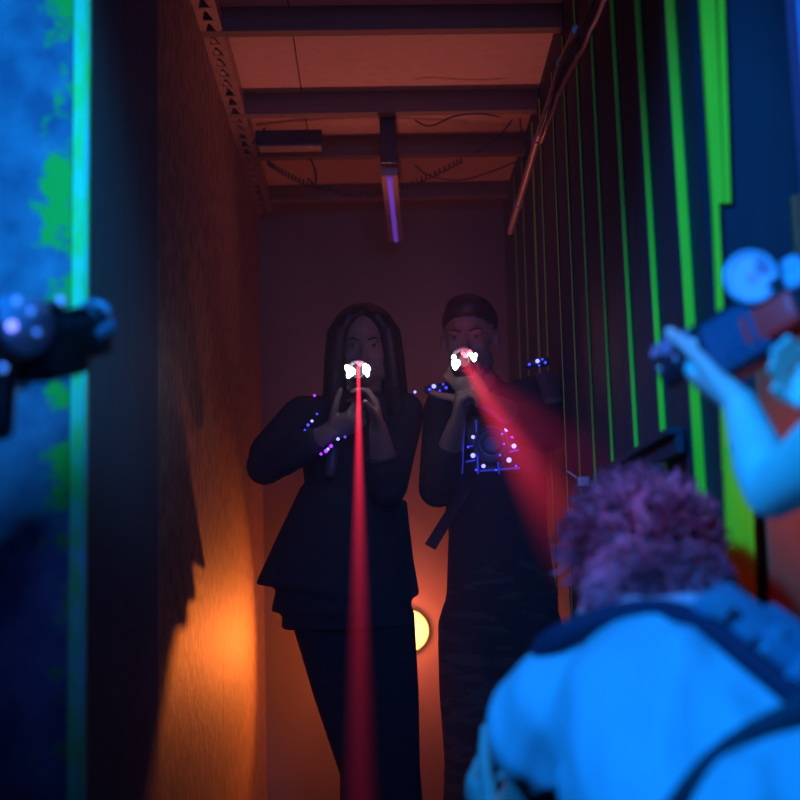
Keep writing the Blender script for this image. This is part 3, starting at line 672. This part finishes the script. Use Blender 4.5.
# laser beams: light scattered by the haze
def beam(name, p0, p1, r0, r1, s0, s1, col, label, soft, power=1.0):
    L = (p1-p0).length; n = 28
    mb = MB(); mb.rings([[V((r*math.cos(2*math.pi*k/n), r*math.sin(2*math.pi*k/n), z)) for k in range(n)] for r, z in ((r0, 0), (r1, L))])
    o = mb.build(name, []); o.location = p0; o.rotation_euler = (p1-p0).to_track_quat('Z', 'Y').to_euler()
    m = bpy.data.materials.new(name+'_light'); m.use_nodes = True; nt = m.node_tree; nt.nodes.clear()
    N = nt.nodes.new; out = N('ShaderNodeOutputMaterial'); em = N('ShaderNodeEmission'); em.inputs[0].default_value = (*col, 1)
    tc = N('ShaderNodeTexCoord'); sp = N('ShaderNodeSeparateXYZ'); nt.links.new(tc.outputs['Object'], sp.inputs[0])
    def mth(op, a, b=None):
        x = N('ShaderNodeMath'); x.operation = op
        for i, v in enumerate((a, b)):
            if v is None: continue
            if isinstance(v, (int, float)): x.inputs[i].default_value = v
            else: nt.links.new(v, x.inputs[i])
        return x.outputs[0]
    X, Y_, Z = sp.outputs
    rho = mth('SQRT', mth('ADD', mth('MULTIPLY', X, X), mth('MULTIPLY', Y_, Y_)))
    t = mth('DIVIDE', Z, L); rad = mth('ADD', mth('MULTIPLY', t, r1-r0), r0)
    fall = mth('SUBTRACT', 1.0, mth('POWER', mth('MINIMUM', mth('DIVIDE', rho, rad), 1.0), soft))
    one = mth('MAXIMUM', mth('SUBTRACT', 1.0, t), 0.0)
    st = mth('ADD', mth('MULTIPLY', mth('POWER', one, power), s0-s1), s1)
    nt.links.new(mth('MULTIPLY', mth('MAXIMUM', fall, 0.0), st), em.inputs[1]); nt.links.new(em.outputs[0], out.inputs['Volume'])
    o.data.materials.append(m); return tag(o, label, 'laser beam')
bA = P(358.5, 366, 3.80); bB = P(360, 860, 0.95)
beam('laser_beam', bA, bB, 0.004, 0.0092, 30, 1.2, (1.0, 0.022, 0.07), 'thin straight red laser beam shooting down from the woman towards the camera', 6, 1.6)
bC = P(461, 357, 3.72); bD = P(612, 610, 2.45)
beam('laser_beam', bC, bD, 0.007, 0.095, 10, 0.0, (1.0, 0.03, 0.06), 'widening red laser beam fanning out from the man to the lower right', 0.9, 2.0)

# ================= crouching man in the foreground, seen from behind
J = dict(head=P(642, 592, 1.92), neck=P(660, 642, 1.77), chest=P(712, 748, 1.60), pelvis=V((0.42, 1.30, 0.46)), hf=V((-0.45, 1, -0.65)),
         shL=P(566, 708, 1.72), shR=P(805, 735, 1.60), elL=P(530, 812, 1.88), wrL=P(500, 830, 2.08), elR=V((0.58, 1.80, 0.60)), wrR=V((0.45, 1.98, 0.72)),
         hipL=V((0.34, 1.32, 0.42)), hipR=V((0.50, 1.30, 0.42)), knL=V((0.26, 1.68, 0.50)), knR=V((0.52, 1.66, 0.20)), anL=V((0.28, 1.52, 0.09)), anR=V((0.54, 1.24, 0.11)),
         footL=V((-0.1, 1, 0)), footR=V((0, 1, 0)))
def shirt_ex(mb):
    mb.limb([(P(670, 700, 1.62), 0.135, 0.10), (P(770, 850, 1.50), 0.170, 0.13)], (1, 0, 0), 24)
    mb.limb([(J['chest'].lerp(J['neck'], 0.7), 0.085), (J['shL']+V((0.0, 0, 0)), 0.070)], None, 18)
    mb.limb([(P(650, 655, 1.70), 0.07, 0.05), (P(600, 672, 1.70), 0.062, 0.055), (J['shL'], 0.066)], None, 18)
    mb.limb([(P(655, 655, 1.66), 0.06), (P(690, 700, 1.60), 0.10)], None, 18)
    mb.limb([(P(610, 690, 1.68), 0.06), (P(660, 740, 1.60), 0.08)], None, 18)
    # folds of the cloth fanning from the armpit
    for (a0, b0, a1, b1, Y0, Y1, r) in ((575, 745, 600, 690, 1.585, 1.56, 0.010), (592, 775, 640, 705, 1.56, 1.53, 0.012), (610, 800, 690, 735, 1.52, 1.49, 0.013), (560, 735, 572, 690, 1.60, 1.58, 0.008)):
        mb.limb([(P(a0, b0, Y0), r*0.6), (P((a0+a1)/2, (b0+b1)/2, (Y0+Y1)/2), r), (P(a1, b1, Y1), r*0.4)], None, 10)
T3, st3, (hf, hr, hu) = person((0.40, 1.45, 0), 'man crouching in front in a pale t-shirt, curly hair, seen from behind', J, 1.0, m_skin, m_shirt, m_trous, 0.16,
    {'L': ((V((-0.25, 0.55, 0.35)), V((0.8, 0.2, 0.3)), -1), dict(curl=(45, 55, 40), splay=5))}, fat=1.05, torso_ex=shirt_ex, name_top='t_shirt', cloth=0.014)
H = J['head']; q = lambda x, y, z: H+hr*x+hf*y+hu*z; R = Matrix((hr, hf, hu)).transposed()
mb = MB(); mb.ell(q(0, -0.025, 0.045), 0.083, 0.098, 0.082, R); mb.ell(q(0, -0.06, -0.03), 0.068, 0.05, 0.06, R); mb.ell(P(658, 590, 1.76), 0.076, 0.058, 0.052)
rnd = random.Random(4)
hb = mb.build('hair', m_curl, T3, remesh=0.006, sm=2)
mb = MB()
for i in range(1900):
    th = rnd.uniform(0, 2*math.pi); ph = rnd.uniform(-1.2, 1.5)
    d = V((math.cos(ph)*math.cos(th), math.cos(ph)*math.sin(th), math.sin(ph)))
    if d.y > 0.35 and d.z < 0.35: continue
    p = q(0, -0.025, 0.035)+R @ V((d.x*0.082, d.y*0.097, d.z*0.083)); D = (R @ d).normalized()
    a = D.orthogonal().normalized(); b = D.cross(a); f0 = rnd.uniform(0, 6.28); rr = rnd.uniform(0.003, 0.006); ln = rnd.uniform(0.010, 0.028)*(1.0+0.5*max(0, d.z)); pts = []
    drift = (a*rnd.uniform(-1, 1)+b*rnd.uniform(-1, 1))*0.012
    for j in range(7):
        t = j/6; g = f0+t*7; pts.append(p+D*ln*t+(a*math.cos(g)+b*math.sin(g))*rr*t+drift*t*t)
    mb.tube(pts, 0.0017, 4)
for i in range(500):
    th = rnd.uniform(math.pi, 2*math.pi); ph = rnd.uniform(-0.9, 0.9); D = V((math.cos(ph)*math.cos(th), math.cos(ph)*math.sin(th), math.sin(ph)))
    p = P(658, 590, 1.76)+V((D.x*0.076, D.y*0.058, D.z*0.052)); a = D.orthogonal().normalized(); b = D.cross(a); f0 = rnd.uniform(0, 6)
    mb.tube([p+D*0.018*j/5+(a*math.cos(f0+j*1.3)+b*math.sin(f0+j*1.3))*0.004 for j in range(6)], 0.0017, 4)
mb.build('curls', m_curl, T3)
# harness collar and straps (of the vest the man wears)
mb = MB(); side = V((0.1, 0.2, 1))
mb.limb(bez([V(v) for v in ()], 2), side) if False else None
c0 = [P(540, 650, 1.70), P(562, 636, 1.665), P(600, 620, 1.64), P(655, 611, 1.60), P(705, 625, 1.54), P(750, 660, 1.50), P(800, 700, 1.46), P(850, 745, 1.44)]
mb.limb([(p, 0.014 if i else 0.01, 0.011) for i, p in enumerate(bez(c0, 5))], (0, -0.3, 1), 12)
harness = mb.build('harness_collar', m_strap2, T3)
mb = MB(); c1 = [P(850, 690, 1.38), P(800, 715, 1.385), P(750, 740, 1.39), P(705, 775, 1.39), P(670, 820, 1.38), P(640, 860, 1.38)]
mb.limb([(p, 0.017, 0.008) for p in bez(c1, 5)], (0, -0.3, 1), 12)
mb.build('harness_strap', m_strap, T3)
# lower shirt bulge above the waist pack
mb = MB(); mb.limb([(P(790, 850, 1.40), 0.115, 0.10), (P(820, 810, 1.42), 0.10, 0.09)], (1, 0, 0), 20); mb.build('shirt_back', m_shirt, T3, remesh=0.008, sm=3)
# sensor pack on the shoulder
def obb(mb, c, ex, ey, ez, h, bev=0.004):
    M0 = mb.M; ex = V(ex).normalized(); ez = (V(ez)-ex*V(ez).dot(ex)).normalized(); ey2 = ez.cross(ex)
    mb.M = Matrix(((ex.x, ey2.x, ez.x, c.x), (ex.y, ey2.y, ez.y, c.y), (ex.z, ey2.z, ez.z, c.z), (0, 0, 0, 1)))
    mb.bbox((-h[0], -h[1], -h[2]), (h[0], h[1], h[2]), bev); mb.M = M0
m_packb = mat('pack_plastic', (0.16, 0.18, 0.24), 0.35, 0, (0.22, 0.24, 0.3), 15)
dv = (P(800, 660, 1.5)-P(715, 600, 1.56))
mb = MB(); obb(mb, P(735, 623, 1.545), dv, None, (0, -0.5, 1), (0.040, 0.03, 0.020), 0.01); pk = mb.build('sensor_pack', m_packb, T3)
mb = MB(); obb(mb, P(722, 608, 1.515), dv, None, (0, -0.5, 1), (0.012, 0.01, 0.008), 0.004); obb(mb, P(772, 643, 1.51), (dv.z*-1, 0, dv.x), None, (0, -1, 0.3), (0.020, 0.008, 0.009), 0.006); mb.build('buckle', m_gungrey, pk)
mb = MB(); obb(mb, P(790, 650, 1.52), dv, None, (0, -0.5, 1), (0.05, 0.03, 0.018), 0.008); obb(mb, P(800, 672, 1.47), (dv.z*-1, 0, dv.x), None, (0, -1, 0.3), (0.020, 0.01, 0.010), 0.005); mb.build('sensor_pack', m_packb, T3)
# pale finger tips by his ear
# wrist device
mb = MB(); d = (J['wrL']-J['elL']).normalized(); c = J['wrL']-d*0.02
mb.torus(c, d, 0.032, 0.008, 24); obb(mb, c+V((-0.02, -0.02, 0.022)), d, None, (-0.4, -0.4, 1), (0.014, 0.014, 0.006), 0.003)
mb.build('wrist_watch', m_gungrey, T3)

# ================= player at the right edge holding a clear gun
J = dict(head=P(985, 250, 1.28), neck=P(1000, 345, 1.22), chest=P(1010, 470, 1.20), pelvis=V((0.73, 1.10, 0.62)), hf=V((-0.45, 1, -0.05)),
         shL=P(925, 385, 1.32), shR=V((0.83, 1.12, 1.07)), elL=P(772, 492, 1.60), wrL=P(741, 404, 1.66), elR=P(868, 530, 1.40), wrR=P(856, 398, 1.50),
         hipL=V((0.65, 1.12, 0.58)), hipR=V((0.81, 1.08, 0.58)), knL=V((0.73, 1.50, 0.50)), knR=V((0.89, 1.22, 0.12)), anL=V((0.73, 1.42, 0.09)), anR=V((0.93, 0.85, 0.10)),
         footL=V((0, 1, 0)), footR=V((0, 1, 0)))
T4, _, (hf, hr, hu) = person((0.60, 1.15, 0), 'player at the right edge with bare forearms raised, holding a clear tag gun', J, 1.0, m_skin_fair, m_navy, m_trous, 0.22,
    {'L': ((V((-0.50, 0.55, 0.50)), V((0.35, 0.1, 0.9)), -1), dict(curl=(60, 60, 40), splay=4, tout=0.6, tcurl=-12, k=0.86)), 'R': ((V((-0.40, 0.75, 0.35)), V((-0.6, -0.2, 0.3)), 1), dict(curl=(50, 50, 30), splay=6, k=0.8))}, fat=1.0, name_top='t_shirt', armk=0.80)
q = lambda x, y, z: J['head']+hr*x+hf*y+hu*z
MB().ell(q(0, -0.018, 0.050), 0.083, 0.098, 0.084, Matrix((hr, hf, hu)).transposed()).build('hair', m_hairdk, T4)
mz = P(664, 374, 1.74); gd4 = (mz-P(850, 268, 1.56))
G4, M4 = tagger(mz, gd4, 'clear plastic laser tag gun with a round dial, at the right edge', 1.0, True)
cD = P(751, 277, 1.61); nD = V((-0.15, -1, 0.0)).normalized()
mb = MB(); mb.disc(cD, nD, 0.0295, -0.008, 40); disc = mb.build('sensor_dial', mat('frosted_dial', (0.42, 0.55, 0.6), 0.3), G4)
MB().torus(cD+nD*0.001, nD, 0.0275, 0.0028, 40).build('dial_rim', mat('pale_plastic', (0.62, 0.68, 0.72), 0.3), disc)
mb = MB(); mb.disc(cD, nD, 0.004, 0.004, 20); mb.build('hub', m_clear, disc)
mb = MB(); u = nD.orthogonal().normalized(); zz = V((0, 0, 1)); xx = zz.cross(nD).normalized()
for a0, a1 in ((12, 68),):
    pts = [cD+nD*0.0012+(xx*math.cos(math.radians(a))+zz*math.sin(math.radians(a)))*r for r, rng in ((0.009, (a0, a1)), (0.024, (a1, a0))) for a in [rng[0]+(rng[1]-rng[0])*i/6 for i in range(7)]]
    f = [mb._v(p) for p in pts]; g = [mb._v(p+nD*0.0008) for p in pts]; mb._f(f); mb._f(g[::-1])
    for i in range(len(f)): mb._f([f[i], f[(i+1) % len(f)], g[(i+1) % len(f)], g[i]])
mb.build('dial_window', m_packb, disc, smooth=False)
# clear shell pieces, lights and red inserts on that gun
dl = gd4.normalized(); upv = V((0, 0, 1)); 
mb = MB(M4); mb.bbox((-0.36, -0.032, 0.000), (-0.20, 0.032, 0.026), 0.008)
for i in range(5): mb.bbox((-0.35+i*0.031, -0.034, 0.022), (-0.330+i*0.031, 0.034, 0.034), 0.003)
mb.build('ribbed_cover', mat('pale_clear_cover', (0.55, 0.6, 0.66), 0.25), G4)
mb = MB(M4)
for i in range(9): mb.bbox((-0.30+i*0.028, -0.036, -0.032+0.012*(i % 3)), (-0.270+i*0.028, -0.024, -0.020+0.012*(i % 3)), 0.002)
mb.build('circuit_blocks', m_packb, G4)
mb = MB(M4); mb.bbox((-0.20, -0.031, -0.034), (-0.13, 0.031, 0.004), 0.006); mb.build('red_insert', m_redpl, G4)
mb = MB(M4); mb.limb([((-0.05, 0.0, 0.018), 0.016), ((-0.02, 0.0, 0.020), 0.018)], None, 14); mb.build('muzzle_dome', m_packb, G4)
for x, y, z, r in ((-0.04, -0.024, 0.0, 0.005), (-0.10, -0.034, 0.005, 0.006), (-0.11, -0.034, -0.022, 0.005), (-0.17, -0.035, 0.03, 0.005), (-0.14, -0.034, 0.015, 0.004)):
    MB().ell(M4 @ V((x, y, z)), r, r, r, None, 10, 6).build('led', mat('dim_blue_led', (.3, .5, 1), 0.3, emit=(0.10, 0.35, 1.0), est=0.8) if 'dim_blue_led' not in MATS else MATS['dim_blue_led'], G4)

# ================= player at the left edge, mostly outside the view
J = dict(head=V((-0.86, 0.98, 1.24)), neck=V((-0.88, 0.94, 1.10)), chest=V((-0.90, 0.90, 0.98)), pelvis=V((-0.90, 0.85, 0.58)), hf=V((0.35, 1, -0.05)),
         shL=V((-1.06, 0.93, 1.04)), shR=V((-0.72, 0.95, 1.04)), elL=V((-0.84, 1.16, 0.88)), wrL=V((-0.53, 1.28, 1.06)), elR=V((-0.62, 1.05, 0.88)), wrR=P(-170, 440, 1.36),
         hipL=V((-0.98, 0.88, 0.55)), hipR=V((-0.82, 0.88, 0.55)), knL=V((-1.02, 1.25, 0.50)), knR=V((-0.80, 0.98, 0.12)), anL=V((-1.02, 1.18, 0.09)), anR=V((-0.80, 0.60, 0.10)))
T5, _, (hf, hr, hu) = person((-0.9, 0.95, 0), 'player at the left edge, only a hand under the gun in view', J, 1.0, m_skin, m_navy, m_trous, 0.5,
    {'R': ((V((1, 0.15, 0.25)), V((0, 0.1, 1)), 1), dict(curl=(20, 50, 40)))}, name_top='t_shirt')
q = lambda x, y, z: J['head']+hr*x+hf*y+hu*z
MB().ell(q(0, -0.018, 0.050), 0.083, 0.098, 0.084, Matrix((hr, hf, hu)).transposed()).build('hair', m_hairdk, T5)
m5 = P(99, 322, 1.72); gd5 = m5-P(-80, 352, 1.42)
G5, M5 = tagger(m5, gd5, 'black laser tag gun with a clear dome poking in from the left edge', 0.76)
mb = MB(M5); mb.bbox((-0.085, -0.034, -0.050), (-0.02, 0.034, 0.006), 0.014)
mb.build('lower_shell', m_gun, G5)
mb = MB(M5); mb.ell((-0.225, 0, 0.010), 0.085, 0.040, 0.048); mb.build('clear_dome', mat('dome_plastic', (0.35, 0.42, 0.5), 0.15), G5)
mb = MB(M5); mb.bbox((-0.20, -0.036, -0.07), (-0.09, 0.036, 0.0), 0.016); mb.build('battery_case', m_gun, G5)
for a_, b_, Y_, r_, m_ in ((17, 301, 1.50, 0.004, 'b'), (31, 311, 1.52, 0.0035, 'b'), (12, 326, 1.48, 0.0045, 'w'), (37, 332, 1.53, 0.003, 'b'), (60, 301, 1.62, 0.005, 'b'), (3, 368, 1.48, 0.004, 'b')):
    MB().ell(P(a_, b_, Y_), r_, r_, r_, None, 10, 6).build('led', MATS['dim_blue_led'] if m_ == 'b' else m_ledbw, G5)
mb = MB(M5)
for i in range(4): mb.limb([((-0.067+i*0.014, -0.036, -0.012+i*0.004), 0.0045), ((-0.060+i*0.014, -0.036, -0.022+i*0.003), 0.0042)], None, 10)
mb.build('finger_ribs', m_gungrey, G5)
